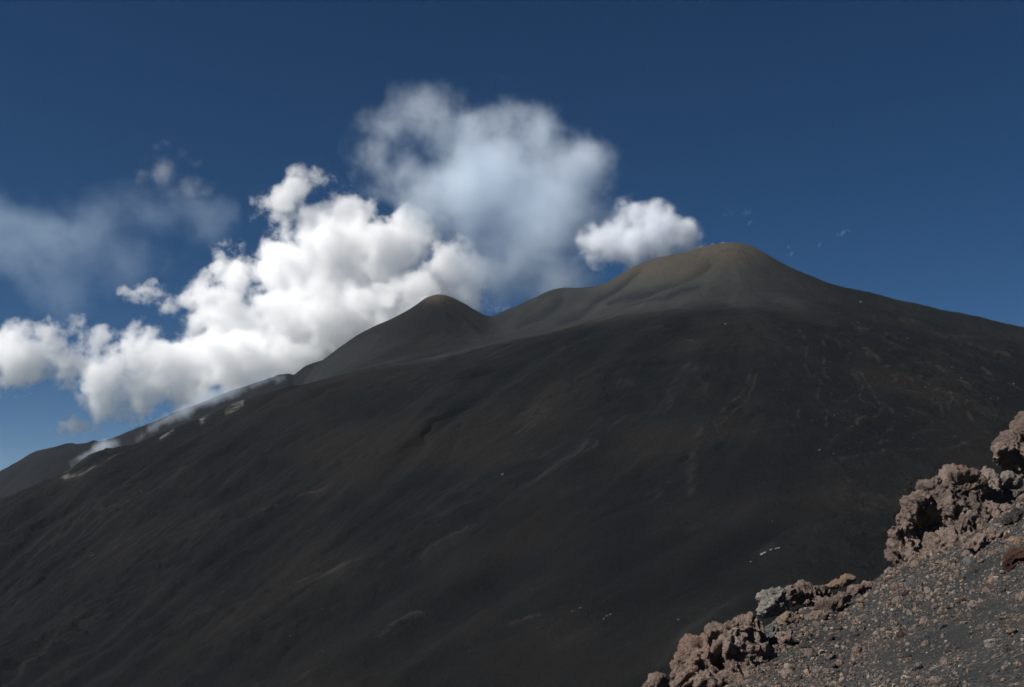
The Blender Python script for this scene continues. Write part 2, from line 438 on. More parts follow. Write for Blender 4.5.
colr = M.mix(M.math('MULTIPLY', M.attr('levee'), M.mapr(M.noise(pos, 0.25, 4, .7).outputs[0], 0.33, 0.62, 0.05, 0.58)), colr, (0.0498, 0.0407, 0.0349))
colr = M.mix(M.math('MULTIPLY', M.attr('patch'), 0.42), colr, (0.0349, 0.0324, 0.0307))
colr = M.mix(M.math('MULTIPLY', M.attr('deposit'), 0.7), colr, (0.1411, 0.1369, 0.1286))
hgt = M.math('ADD', M.math('MULTIPLY', n2, 1.6), M.math('MULTIPLY', M.noise(pos, 1.3, 3, 0.6).outputs[0], 0.5))
mat_slope = M.surf(colr, 0.97, hgt, 1.6, 0.8, spec=0.08)
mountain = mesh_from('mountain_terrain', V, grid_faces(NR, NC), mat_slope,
    dict(gully_shade=np.clip(gul, 0, 1), lit_flank=np.exp(-(((PX - 650) / 80) ** 2)) * sstep(4.3, 5.6, t[:, None] + 0.5 * big + 0.3 * med), streak_fine=LA, streak_mid=LB, streak_wide=LC, shelf=shelf, cone=cone, summit=summit, levee=np.clip(lev + 0.8 * flowline * (0.4 + 0.6 * sstep(-.1, .5, fine)), 0, 1), patch=patch, deposit=dep))
tag(mountain, 'dark ash covered volcano slope rising to two rounded summit cones', kind='structure')
mountain.data.validate()

# ------------------------------------------------------------------ far ridge on the left
FAR = [(-500, 700, 3300), (-200, 560, 3000), (0, 471, 2700), (15, 463, 2690), (33, 452, 2680), (50, 447.5, 2670), (66, 444.5, 2660), (82, 443.5, 2650), (87, 442.5, 2650), (92, 440.5, 2645), (100, 441, 2640),
       (116, 437, 2600), (133, 430, 2600), (160, 419, 2560), (186, 408.5, 2520), (210, 399, 2500), (232, 391.5, 2480), (255, 383.5, 2450), (272, 378, 2440), (283, 374.5, 2430),
       (289, 374, 2430), (294, 375, 2430), (300, 370.5, 2425), (306, 366.5, 2420), (318, 362, 2410), (332, 358.5, 2400), (345, 356, 2400), (420, 340, 2380), (520, 335, 2350), (640, 330, 2350)]
nc2, nr2 = 520, 110
a2 = np.linspace(-0.95, 0.08, nc2)
fy, fz = curve(FAR, a2)
u = np.linspace(-1, 1, nr2)
FY = fy[None] + np.where(u[:, None] < 0, u[:, None] * 850, u[:, None] * 1500)
FZ = fz[None] - np.where(u[:, None] < 0, 40 * (np.sqrt(1 + (u[:, None] * 850 / 60) ** 2) - 1) * 0.62, 900 * u[:, None] ** 1.2 * (u[:, None] > 0)) if False else fz[None] - np.where(u[:, None] < 0, 60 * 0.42 * (np.sqrt(1 + (u[:, None] * 850 / 60) ** 2) - 1), 0.55 * 60 * (np.sqrt(1 + (u[:, None] * 1500 / 60) ** 2) - 1))
FX = a2[None] * FY
Q = np.stack([FX.ravel(), FY.ravel(), 0 * FX.ravel()], 1)
nn = fbm(Q / 90, 5, 0.55, 71).reshape(nr2, nc2)
FZ = FZ + 7 * nn + 3 * fbm(Q / 22, 3, .6, 77).reshape(nr2, nc2) - 0.3
M = NM('far_ridge_rock')
pos = M.n('ShaderNodeNewGeometry').outputs['Position']
mp = M.vec('MULTIPLY', pos, (1.0, 1.0, 0.3))
n1 = M.noise(mp, 0.012, 6, 0.62).outputs[0]; n2 = M.noise(pos, 0.08, 4, 0.6).outputs[0]
c = M.ramp(M.math('ADD', M.math('MULTIPLY', n1, .6), M.math('MULTIPLY', n2, .4)), [(0.3, (0.0045, 0.0060, 0.0085)), (0.55, (0.0087, 0.0091, 0.0100)), (0.75, (0.0208, 0.0183, 0.0166))])
mat_far = M.surf(c, 0.97, n2, 4.0, 0.5, spec=0.08)
far = mesh_from('far_hills', np.stack([FX.ravel(), FY.ravel(), FZ.ravel()], 1), grid_faces(nr2, nc2), mat_far)
tag(far, 'distant volcanic ridge descending to the left behind the main slope', kind='structure')

# distant lowland so the world has a ground out to the horizon
M = NM('lowland'); pos = M.n('ShaderNodeNewGeometry').outputs['Position']
c = M.ramp(M.noise(pos, 0.001, 5, .6).outputs[0], [(0.35, (0.03, 0.04, 0.03)), (0.65, (0.07, 0.07, 0.05))])
mat_low = M.surf(c, 1.0, spec=0.05)
gs = np.linspace(-1, 1, 60); gs = np.sign(gs) * np.abs(gs) ** 2 * 20000
gx, gy = np.meshgrid(gs, gs); gz = -900 - (gx**2 + gy**2) / 9e6 + 60 * fbm(np.stack([gx.ravel() / 3000, gy.ravel() / 3000, 0 * gx.ravel()], 1), 4, .5, 5).reshape(gx.shape)
low = mesh_from('ground', np.stack([gx.ravel(), gy.ravel(), gz.ravel()], 1), grid_faces(60, 60), mat_low)
tag(low, 'distant lowland far below the volcano', kind='structure')

# ------------------------------------------------------------------ foreground slope
CREST = np.array([(560, 740, 8.2), (620, 712, 8.6), (660, 697, 9.0), (700, 676, 9.5), (735, 652, 10.0), (757, 626, 10.6), (775, 613, 11.0), (800, 604, 11.3), (840, 599, 11.6), (862, 586, 11.8),
    (892, 564, 12.0), (930, 542, 12.3), (970, 520, 12.7), (1000, 498, 13.0), (1024, 480, 13.4), (1100, 430, 14.2), (1200, 370, 15.2)])
_cw = at(CREST[:, 0], CREST[:, 1], CREST[:, 2]); _ca = _cw[:, 0] / _cw[:, 1]
def ground_z(X, Y, detail=True):
    X = np.asarray(X, float); Y = np.asarray(Y, float); shp = X.shape
    X = X.ravel(); Y = Y.ravel()
    q = np.stack([X, Y, 0 * X], 1)
    Ys_ = np.where(Y > 0.3, Y, 0.3)
    az_ = np.clip(X / Ys_, -3, 3)
    yc = np.interp(az_, _ca, _cw[:, 1]); zc = np.interp(az_, _ca, _cw[:, 2])
    yc = np.where(az_ < _ca[0], yc * np.clip(1 + (az_ - _ca[0]) * 0.9, 0.35, 1), yc)
    pl = 0.5 * az_ * yc - 0.076 * yc - 1.54
    corr = (zc - pl) * np.exp(-(np.clip(_ca[0] - az_, 0, 9) / 0.12) ** 2) * np.exp(-(np.clip(az_ - _ca[-1], 0, 9) / 0.3) ** 2)
    z = 0.5 * X - 0.076 * Y - 1.54 + corr * np.clip(Ys_ / yc, 0, 1.15) ** 2.2 * (Y > 0.3)
    d = Y - yc + 0.35 * fbm(q / 1.6, 3, 0.5, 101)
    k = 0.22
    z = z - 0.62 * (0.5 * (d + np.sqrt(d * d + k * k)))
    z = np.where(X > 9, z - 0.25 * (X - 9), z)
    z += 1.02 * np.exp(-(((X - 5.05) / 1.15) ** 2 + ((Y - 14.6) / 0.95) ** 2))
    R = np.hypot(X, Y)
    z += np.clip(R / 3, 0, 6) * 0.035 * fbm(q / 1.1, 4, 0.5, 103) * (1 - 0.5 * np.exp(-(d / .8) ** 2))
    if detail:
        z += 0.030 * fbm(q / 0.25, 4, 0.62, 107) * np.clip(R / 6, .3, 3)
    return z.reshape(shp)
th = np.concatenate([np.linspace(-180, -4, 90)[:-1], np.linspace(-4, 34, 640)[:-1], np.linspace(34, 180, 80)])
rr = np.concatenate([np.geomspace(0.4, 3.5, 40)[:-1], np.geomspace(3.5, 19, 560)[:-1], np.geomspace(19, 420, 160)])
TH, RD = np.meshgrid(np.radians(th), rr, indexing='xy')
GX, GY = RD * np.sin(TH), RD * np.cos(TH)
GZ = ground_z(GX, GY)
GZ = np.maximum(GZ, -232 + 0 * GZ)
M = NM('dark_cinder_ground')
pos = M.n('ShaderNodeNewGeometry').outputs['Position']
n1 = M.noise(pos, 1.3, 6, 0.6).outputs[0]; n2 = M.noise(pos, 45, 3, 0.7).outputs[0]
vo = M.n('ShaderNodeTexVoronoi'); vo.inputs['Scale'].default_value = 70; M.t.links.new(pos, vo.inputs['Vector'])
vo2 = M.n('ShaderNodeTexVoronoi'); vo2.inputs['Scale'].default_value = 33; M.t.links.new(pos, vo2.inputs['Vector'])
c = M.ramp(M.math('ADD', M.math('MULTIPLY', n2, 0.65), M.math('MULTIPLY', n1, 0.35)), [(0.3, (0.0166, 0.0183, 0.0199)), (0.5, (0.0249, 0.0266, 0.0274)), (0.7, (0.0456, 0.0432, 0.0398))])
sep = M.n('ShaderNodeSeparateColor'); M.t.links.new(vo.outputs['Color'], sep.inputs[0])
c = M.mix(M.math('MULTIPLY', M.mapr(sep.outputs[0], 0.80, 0.86, 0, 0.6), M.mapr(n1, 0.42, 0.58)), c, (0.0913, 0.0747, 0.0622))
sep2 = M.n('ShaderNodeSeparateColor'); M.t.links.new(vo2.outputs['Color'], sep2.inputs[0])
c = M.mix(M.math('MULTIPLY', M.mapr(sep2.outputs[1], 0.88, 0.93, 0, 0.7), M.mapr(n1, 0.4, 0.6)), c, (0.13, 0.105, 0.085))
c = M.mix(M.mapr(M.noise(pos, 0.8, 5, 0.7).outputs[0], 0.5, 0.68, 0, 0.55), c, (0.0515, 0.0415, 0.0349))
hg = M.math('SUBTRACT', M.math('MULTIPLY', n2, 0.6), M.math('ADD', M.math('MULTIPLY', vo.outputs['Distance'], 1.0), M.math('MULTIPLY', vo2.outputs['Distance'], 1.3)))
mat_gr = M.surf(c, 0.95, hg, 0.012, 0.9, spec=0.1)
fg = mesh_from('cinder_slope', np.stack([GX.ravel(), GY.ravel(), GZ.ravel()], 1), grid_faces(*GX.shape), mat_gr)
tag(fg, 'dark cinder slope in the lower right foreground', kind='structure')

# ------------------------------------------------------------------ rocks
def rock_mat(name, lo, mid, hi, scale=1.0, dust=0.3):
    M = NM(name)
    tc = M.n('ShaderNodeNewGeometry').outputs['Position']
    n1 = M.noise(tc, 2.2 * scale, 6, 0.62).outputs[0]; n2 = M.noise(tc, 14 * scale, 5, 0.68).outputs[0]; n3 = M.noise(tc, 60 * scale, 3, 0.7).outputs[0]
    n4 = M.noise(M.vec('ADD', tc, (7.3, 1.1, 4.7)), 1.1 * scale, 5, 0.7).outputs[0]
    f = M.math('ADD', M.math('MULTIPLY', n1, 0.5), M.math('MULTIPLY', n2, 0.5))
    c = M.ramp(f, [(0.33, lo), (0.5, mid), (0.68, hi)])
    c = M.mix(M.mapr(n3, 0.55, 0.72, 0, 0.5), c, tuple(x * 0.45 for x in lo))
    c = M.mix(M.mapr(n1, 0.56, 0.7, 0, dust), c, (0.20, 0.175, 0.155))
    c = M.mix(M.mapr(n4, 0.54, 0.62, 0, 0.55), c, tuple(x * f_ for x, f_ in zip(mid, (0.42, 0.46, 0.52))))
    c = M.mix(M.mapr(n4, 0.36, 0.46, 0.45, 0), c, tuple(x * f_ for x, f_ in zip(mid, (1.25, 1.0, 0.85))))
    h = M.math('ADD', n2, M.math('MULTIPLY', n3, 0.6))
    return M.surf(c, 0.93, h, 0.075 / scale, 1.0, spec=0.12)
mat_crust = rock_mat('brown_lava_crust', (0.082, 0.060, 0.051), (0.190, 0.142, 0.118), (0.29, 0.228, 0.195))
mat_pale = rock_mat('pale_lava_block', (0.1245, 0.1079, 0.0954), (0.2075, 0.1867, 0.1660), (0.2988, 0.2822, 0.2573))
mat_dark = rock_mat('dark_lava', (0.03, 0.028, 0.028), (0.06, 0.052, 0.048), (0.12, 0.095, 0.08))
mat_red = rock_mat('red_scoria', (0.0291, 0.0166, 0.0141), (0.0622, 0.0357, 0.0282), (0.1162, 0.0706, 0.0539))
mat_grey = rock_mat('grey_lava', (0.06, 0.06, 0.06), (0.115, 0.113, 0.11), (0.18, 0.175, 0.17))
mat_tan = rock_mat('tan_lava', (0.11, 0.08, 0.06), (0.19, 0.14, 0.105), (0.27, 0.205, 0.155))

import bmesh
def ico(sub):
    bm = bmesh.new(); bmesh.ops.create_icosphere(bm, subdivisions=sub, radius=1)
    bm.verts.ensure_lookup_table()
    v = np.array([x.co[:] for x in bm.verts]); f = np.array([[q.index for q in x.verts] for x in bm.faces]); bm.free()
    return v, f
ICO3 = ico(3); ICO2 = ico(2); ICO1 = ico(1)

def plane_hit(px, py):
    """where the sight line through a photo position meets the foreground slope"""
    Ys = np.geomspace(3.2, 22, 900)
    p = at(np.full(900, px), np.full(900, py), Ys)
    z = ground_z(p[:, 0], p[:, 1])
    below = np.where(p[:, 2] < z)[0]
    if len(below) == 0: return None
    return np.array([p[below[0], 0], p[below[0], 1], z[below[0]]])
def remesh_union(centres, radii, voxel, ell=None):
    vs, fs, off = [], [], 0
    v0, f0 = ICO3
    for i, (c, r) in enumerate(zip(centres, radii)):
        e = np.array(ell[i]) if ell is not None else np.ones(3)
        vs.append(v0 * r * e + c); fs.append(f0 + off); off += len(v0)
    me = bpy.data.meshes.new('tmp'); me.from_pydata(np.concatenate(vs).tolist(), [], np.concatenate(fs).tolist())
    o = bpy.data.objects.new('tmp', me); COL.objects.link(o)
    md = o.modifiers.new('r', 'REMESH'); md.mode = 'VOXEL'; md.voxel_size = voxel; md.use_smooth_shade = True
    dg = bpy.context.evaluated_depsgraph_get(); dg.update()
    m2 = bpy.data.meshes.new_from_object(o.evaluated_get(dg))
    bpy.data.objects.remove(o); bpy.data.meshes.remove(me)
    return m2

def vnorm(me):
    n = np.zeros(len(me.vertices) * 3, np.float32); me.vertices.foreach_get('normal', n)
    v = np.zeros(len(me.vertices) * 3, np.float32); me.vertices.foreach_get('co', v)
    return v.reshape(-1, 3), n.reshape(-1, 3)

def make_rock(name, lobes, Y, mat, label, voxel=0.014, seed=0, crag=1.0, cat='rock', group=None, parent=None, depth=1.0):
    """lobes: (px, py, rpx[, dY[, squash x, y, z]]) -> one craggy mesh, origin at its base"""
    cs, rs, es = [], [], []
    if Y is None:
        Y = float(plane_hit(lobes[0][0], max(l[1] for l in lobes) + 2)[1]) + 0.05
    for l in lobes:
        dY = l[3] if len(l) > 3 else 0.0
        cs.append(at(l[0], l[1], Y + dY)); rs.append((l[2] * 1.22 + 0.6) * Y / F); es.append(l[4:7] if len(l) > 6 else (1, depth, 1))
    me = remesh_union(cs, rs, voxel, es)
    v, n = vnorm(me)
    # broken crust: warped ridges, angular facets, pits and grit
    w = fbm(v * 1.7, 3, 0.5, seed + 1); w2 = fbm(v * 1.9 + 40, 3, 0.5, seed + 21); w3 = fbm(v * 1.8 + 80, 3, .5, seed + 22)
    wv = np.stack([w, w2, w3], 1)
    r1 = fbm(v * 1.9 + 0.5 * wv, 5, 0.56, seed + 30, ridged=True)
    f1, f2 = worley(v * 4.2 + 0.7 * wv, seed + 2)
    g1, g2 = worley(v * 11.0 + 1.0 * wv, seed + 3)
    h1, h2 = worley(v * 27.0 + 1.5 * wv, seed + 4)
    d = 0.13 * (r1 - r1.mean()) + 0.05 * w + 0.085 * (f1 - f1.mean())
    d += 0.065 * (g1 - g1.mean()) - 0.022 * np.exp(-((g2 - g1) / 0.10) ** 2) + 0.042 * (h1 - h1.mean())
    pit = sstep(0.16, 0.45, fbm(v * 4.2 + wv, 4, 0.6, seed + 9)); d -= 0.12 * pit
    d += 0.045 * fbm(v * 20, 3, 0.7, seed + 5)
    v = v + n * (d * crag)[:, None] + 0.05 * crag * np.stack([vnoise(v * 3.1, seed + 50), vnoise(v * 3.1 + 9, seed + 51), vnoise(v * 3.1 + 19, seed + 52)], 1)
    base = np.array([v[:, 0].mean(), v[:, 1].mean(), v[:, 2].min()])
    me.vertices.foreach_set('co', (v - base).astype(np.float32).ravel())
    me.name = name; me.materials.clear(); me.materials.append(mat); me.update()
    me.polygons.foreach_set('use_smooth', np.ones(len(me.polygons), bool))
    o = bpy.data.objects.new(name, me); o.location = base; COL.objects.link(o)
    if parent is None: tag(o, label, cat, group)
    return o

# the large crust outcrop at the right
make_rock('lava_outcrop', [
    (958, 496, 24, 0.25), (935, 492, 15, 0.2), (980, 497, 20, 0.35), (1000, 506, 14, 0.4), (918, 508, 13, 0.0), (944, 512, 17, 0.1), (908, 516, 9, 0.0),
    (972, 516, 18, 0.1), (992, 522, 14, 0.2), (900, 532, 9, -0.1), (903, 548, 11, -0.1), (914, 562, 12, -0.15), (925, 545, 10, 0.1), (932, 536, 13, 0.15), (922, 528, 9, 0.1), (938, 556, 14, -0.2), (955, 545, 15, -0.2),
    (968, 533, 14, -0.1), (950, 530, 12, 0.0), (978, 542, 11, -0.25), (910, 574, 8, -0.15), (898, 556, 7, -0.05), (946, 478, 8, 0.3), (975, 560, 9, -0.3), (928, 572, 8, -0.25)],
    11.75, mat_crust, 'largest craggy brown lava outcrop with pits and overhangs on the right edge of the slope', seed=11, crag=1.0)
make_rock('lava_outcrop', [
    (1018, 443, 13, 0.0), (1030, 435, 16, 0.1), (1003, 455, 8, -0.1), (1010, 464, 8, 0.0), (1022, 462, 14, 0), (1034, 470, 18, 0.1), (1018, 478, 10, 0), (1040, 450, 22, 0.2),
    (1045, 480, 25, 0.3), (1030, 492, 14, 0.1), (1012, 490, 9, -0.1)],
    13.6, mat_crust, 'brown rock outcrop highest on the rim, cut by the right edge of the photo', seed=23)
make_rock('lava_outcrop', [
    (735, 628, 11, 0.0), (733, 618, 5, 0.0), (748, 634, 14, 0.1), (728, 640, 13, 0), (716, 640, 10, 0.0), (705, 652, 13, 0), (695, 646, 9, 0.05), (692, 662, 13, 0.0), (680, 668, 10, 0),
    (675, 680, 9, -0.05), (690, 684, 12, -0.1), (712, 668, 16, 0), (735, 655, 18, 0.05), (755, 650, 14, 0.15), (740, 672, 12, -0.2), (760, 663, 14, 0.0), (772, 656, 9, 0.1), (722, 650, 10, -.1), (707, 686, 9, -0.2), (748, 680, 9, -.3)],
    8.95, mat_crust, 'jagged brown lava outcrop lowest on the rim at the bottom of the photo', voxel=0.012, seed=37)
make_rock('lava_block', [(764, 596, 6, 0, 1, 1, 1), (768, 604, 8, 0, .95, 1, 1.2), (776, 594, 8, 0, 1, 1, .9), (764, 610, 6, 0, .9, 1, 1.1), (779, 603, 7, 0)],
    11.0, mat_pale, 'pale grey angular block standing at the rim above the jagged outcrop', voxel=0.010, seed=41, crag=0.5)
make_rock('lava_crust', [(795, 594, 6, .1), (803, 590, 5, .2), (812, 591, 6, .2), (821, 594, 6, .25), (829, 598, 5, .25), (806, 597, 6, .1), (789, 589, 4, .1), (818, 600, 5, .1), (838, 601, 5, .2)],
    11.3, mat_crust, 'low crumbly ridge of brown crust just right of the pale grey block', voxel=0.010, seed=43, crag=0.75)
make_rock('slab_stone', [(788, 618, 7, 0, 1.2, 1, .8), (796, 622, 6, 0, 1.1, 1, .7), (783, 623, 6, 0, 1, 1, .6)], None, mat_tan, 'flat tan slab with a smooth face below the crumbly ridge', voxel=0.008, seed=47, crag=0.35)
make_rock('boulder', [(772, 633, 7, 0), (769, 641, 7, 0), (774, 646, 5, 0)], None, mat_grey, 'upright grey boulder leaning on the right side of the jagged outcrop', voxel=0.009, seed=53, crag=0.5)
make_rock('boulder', [(783, 638, 8, 0), (780, 647, 6, 0), (787, 633, 5, 0)], None, mat_crust, 'brown boulder beside the upright grey one, over a dark gap', voxel=0.009, seed=59, crag=0.6)
make_rock('boulder', [(655, 684, 7, 0), (648, 688, 6, 0), (664, 690, 7, 0)], 9.3, mat_crust, 'small brown boulder at the bottom edge left of the jagged outcrop', voxel=0.010, seed=61, crag=0.5)
make_rock('boulder', [(1020, 558, 9, 0), (1028, 563, 10, 0), (1013, 563, 6, 0)], None, mat_red, 'dark red scoria boulder at the right edge of the photo', voxel=0.010, seed=67, crag=0.5)
make_rock('boulder', [(1008, 478, 6, 0), (1002, 482, 6, 0), (1014, 482, 6, 0)], 12.2, mat_pale, 'pale whitish stone wedged under the highest outcrop', voxel=0.010, seed=71, crag=0.3)
make_rock('slab_stone', [(840, 583, 6, 0, 1.4, 1, .6), (832, 586, 5, 0, 1.3, 1, .6), (848, 579, 5, 0, 1.2, 1, .5)], 14.2, mat_tan, 'flat tan slab lying on the lower rib behind the gravel crest', voxel=0.010, seed=73, crag=0.3)

make_rock('boulder', [(866, 588, 6, 0, 1.3, 1, .8), (858, 591, 5, 0, 1.2, 1, .8), (874, 586, 4, 0, 1.2, 1, .7)], None, mat_crust, 'low brown boulder on the crest left of the largest outcrop', voxel=0.009, seed=83, crag=0.5)
make_rock('boulder', [(985, 540, 8, 0, 1.2, 1, .7), (995, 536, 7, 0, 1.2, 1, .7), (976, 545, 6, 0, 1.2, 1, .7)], None, mat_crust, 'flattish brown boulder leaning on the right foot of the largest outcrop', voxel=0.009, seed=89, crag=0.6)
make_rock('boulder', [(812, 618, 6, 0, 1.2, 1, .8), (820, 615, 5, 0, 1.1, 1, .8)], None, mat_crust, 'brown boulder below the low crumbly ridge near the crest', voxel=0.008, seed=97, crag=0.5)
make_rock('boulder', [(1012, 522, 7, 0, 1.2, 1, .8), (1020, 518, 7, 0, 1.1, 1, .8)], None, mat_dark, 'dark boulder at the right edge between the largest outcrop and the scoria boulder', voxel=0.009, seed=103, crag=0.5)

make_rock('lava_crust', [(846, 598, 6, 0, 1.2, 1, .8), (838, 602, 5, 0, 1.2, 1, .8), (828, 606, 5, 0, 1.2, 1, .8), (853, 595, 4, 0, 1.2, 1, .8)], None, mat_crust, 'ragged strip of brown crust on the crest just left of the low brown boulder', voxel=0.009, seed=109, crag=0.6)

# ---- loose stones: individual ones for the largest, one mass for gravel
stone_meshes = {}
mats = [('brown', mat_crust), ('grey', mat_grey), ('tan', mat_tan), ('dark', mat_dark), ('red', mat_red), ('pale', mat_pale)]
for mi, (cn, m_) in enumerate(mats):
    for k in range(4):
        v, f = ICO3
        v = v.copy()
        sq = np.array([1.0, random.uniform(.65, .95), random.uniform(.5, .75)])
        n = fbm(v * 1.1 + 9.1 * k + mi * 31, 3, 0.5, 200 + k)
        f1, f2 = worley(v * 1.3 + k * 5.7 + mi, 210 + k)
        q = v * (1 + 0.42 * n - 0.30 * (f1 - .5))[:, None]
        q += v * (0.10 * fbm(v * 5, 2, 0.6, 220 + k))[:, None]
        q *= sq
        me_o = mesh_from('stone', q, f, m_, link=False, smooth=True)
        stone_meshes[(cn, k)] = me_o.data
NAMED = [  # px, py, r px, colour, label
 (962, 580, 4.6, 'red', 'reddish stone half sunk in the ash near the right side'),
 (974, 607, 7.0, 'brown', 'flat elongated brown stone beside the reddish stone'),
 (941, 613, 5.0, 'brown', 'flat brown stone lying left of the elongated brown stone'),
 (915, 633, 5.6, 'grey', 'round smooth grey stone in the middle of the ash slope'),
 (897, 632, 5.8, 'brown', 'low brown stone immediately left of the round grey stone'),
 (981, 629, 3.8, 'tan', 'rounded tan stone alone on bare dark ash'),
 (1008, 666, 4.6, 'pale', 'whitish stone near the bottom right corner'),
 (909, 661, 4.0, 'tan', 'small oval tan stone on lower bare ash'),
 (857, 653, 7.5, 'brown', 'wide flat brown stone at lower left of the ash slope'),
 (936, 682, 7.0, 'tan', 'large tan stone cut by the bottom edge of the photo'),
 (961, 602, 4.6, 'red', 'orange red stone above the elongated brown stone'),
 (946, 664, 5.0, 'brown', 'double lobed brown stone near the bottom centre of the slope'),
 (928, 592, 5.0, 'pale', 'pale bluish stone among the gravel below the largest outcrop'),
 (910, 615, 4.2, 'pale', 'small pale block above the round grey stone'),
 (925, 622, 6.0, 'brown', 'brown stone just up slope of the round grey stone'),
 (812, 655, 5.0, 'tan', 'orange tan stone below the boulders, left of the ash'),
 (1013, 634, 6.5, 'brown', 'large brown stone at the right edge above the corner'),
 (817, 672, 4.4, 'grey', 'rounded grey stone at the bottom left of the ash slope'),
 (845, 650, 3.8, 'pale', 'small whitish stone left of the wide flat brown stone'),
 (954, 594, 3.2, 'pale', 'bright pale pebble up slope from the orange red stone'),
 (830, 640, 5.5, 'dark', 'dark stone among brown gravel right of the boulders'),
 (1004, 592, 4.0, 'dark', 'dark stone near the red scoria boulder'),
]
def add_stone(px, py, r, cn, label, group=None, kk=None):
    h = plane_hit(px, py)
    if h is None: return None
    R = r * h[1] / F
    o = bpy.data.objects.new('stone', stone_meshes[(cn, kk if kk is not None else random.randrange(4))])
    o.scale = (R, R, R); o.location = (h[0], h[1], h[2] + 0.12 * R)
    o.rotation_euler = (random.uniform(-.35, .35), random.uniform(-.75, -.2), random.uniform(0, 6.28))
    COL.objects.link(o); tag(o, label, 'stone', group)
    return o
for s in NAMED: add_stone(*s)
LAB = {'brown': 'small brown stone among many like it scattered over the dark ash', 'grey': 'small grey stone among many like it scattered over the dark ash',
       'tan': 'small tan stone among many like it scattered over the dark ash', 'dark': 'small blackish stone among many like it scattered over the dark ash',
       'red': 'small reddish stone among many like it scattered over the dark ash', 'pale': 'small pale stone among many like it scattered over the dark ash'}
def in_belt(px, py):
    """more rubble along the crest and towards the lower left"""
    line = np.interp(px, CREST[:, 0], CREST[:, 1])
    return py - line
cnt = 0; tries = 0
while cnt < 262 and tries < 6000:
    tries += 1
    px, py = random.uniform(670, 1035), random.uniform(520, 692)
    b = in_belt(px, py)
    if b < 4: continue
    if b < 80: pr = 1.0
    elif b < 130: pr = 0.35
    else: pr = 0.22 + 0.5 * max(0, (py - 640) / 50)
    if random.random() > pr: continue
    r = 2.2 + random.expovariate(1 / 1.4); r = min(r, 7.5)
    cn = random.choices(['brown', 'grey', 'tan', 'dark', 'red', 'pale'], [56, 16, 12, 11, 3, 2])[0]
    if add_stone(px, py, r, cn, LAB[cn], cn + ' stones scattered on the cinder slope'): cnt += 1

# gravel as one mass
N = 130000
pxs = rng.uniform(640, 1060, N); pys = rng.uniform(480, 700, N)
bb = pys - np.interp(pxs, CREST[:, 0], CREST[:, 1])
keep = (bb > -14) & (rng.random(N) < 0.10 + 0.95 * np.exp(-((bb - 18) / 50.0) ** 2) + 0.35 * np.clip((pys - 640) / 40, 0, 1) * (pxs < 960))
q = np.stack([pxs, pys, 0 * pxs], 1)
keep &= rng.random(N) < 0.08 + 0.9 * sstep(-0.3, 0.45, fbm(q / 26.0, 3, .5, 301))
pxs, pys = pxs[keep], pys[keep]
Ys = np.geomspace(3.2, 20, 260)
pts = []
Pp = at(pxs[:, None], pys[:, None], Ys[None])
zz = ground_z(Pp[..., 0], Pp[..., 1], False)
hit = Pp[..., 2] < zz
ok = hit.any(1); idx = hit.argmax(1)
gp = Pp[np.arange(len(pxs)), idx][ok]
gp[:, 2] = ground_z(gp[:, 0], gp[:, 1])
GR_r = np.clip(0.55 + rng.exponential(0.62, len(gp)), 0.55, 3.6) * gp[:, 1] / F
v0, f0 = ICO1
nG = len(gp)
vv = v0[None] * (1 + 0.28 * rng.standard_normal((nG, len(v0), 1))) * rng.uniform(0.55, 1.1, (nG, 1, 3)) * GR_r[:, None, None]
angs = rng.uniform(0, 6.28, nG); ca, sa = np.cos(angs), np.sin(angs)
vx = vv[..., 0] * ca[:, None] - vv[..., 1] * sa[:, None]; vy = vv[..., 0] * sa[:, None] + vv[..., 1] * ca[:, None]
vv = np.stack([vx, vy, vv[..., 2]], -1) + gp[:, None, :]
ff = f0[None] + (np.arange(nG) * len(v0))[:, None, None]
tone = np.repeat(rng.random(nG), len(v0))
M = NM('mixed_gravel')
tn = M.attr('tone')
c = M.ramp(tn, [(0.0, (0.0246, 0.0246, 0.0246)), (0.3, (0.0492, 0.0451, 0.0426)), (0.55, (0.0984, 0.0738, 0.0607)), (0.85, (0.1394, 0.1066, 0.0861)), (0.97, (0.1886, 0.1476, 0.1148)), (1.0, (0.2460, 0.2296, 0.2132))])
pos = M.n('ShaderNodeNewGeometry').outputs['Position']
c = M.mix(M.mapr(M.noise(pos, 90, 3, .6).outputs[0], .45, .65, 0, .5), c, (0.07, 0.06, 0.055))
mat_grav = M.surf(c, 0.95, spec=0.1)
gravel = mesh_from('gravel', vv.reshape(-1, 3), ff.reshape(-1, 3), mat_grav, dict(tone=tone), smooth=False)
tag(gravel, 'loose brown and grey gravel strewn over the dark ash', 'gravel', kind='stuff')

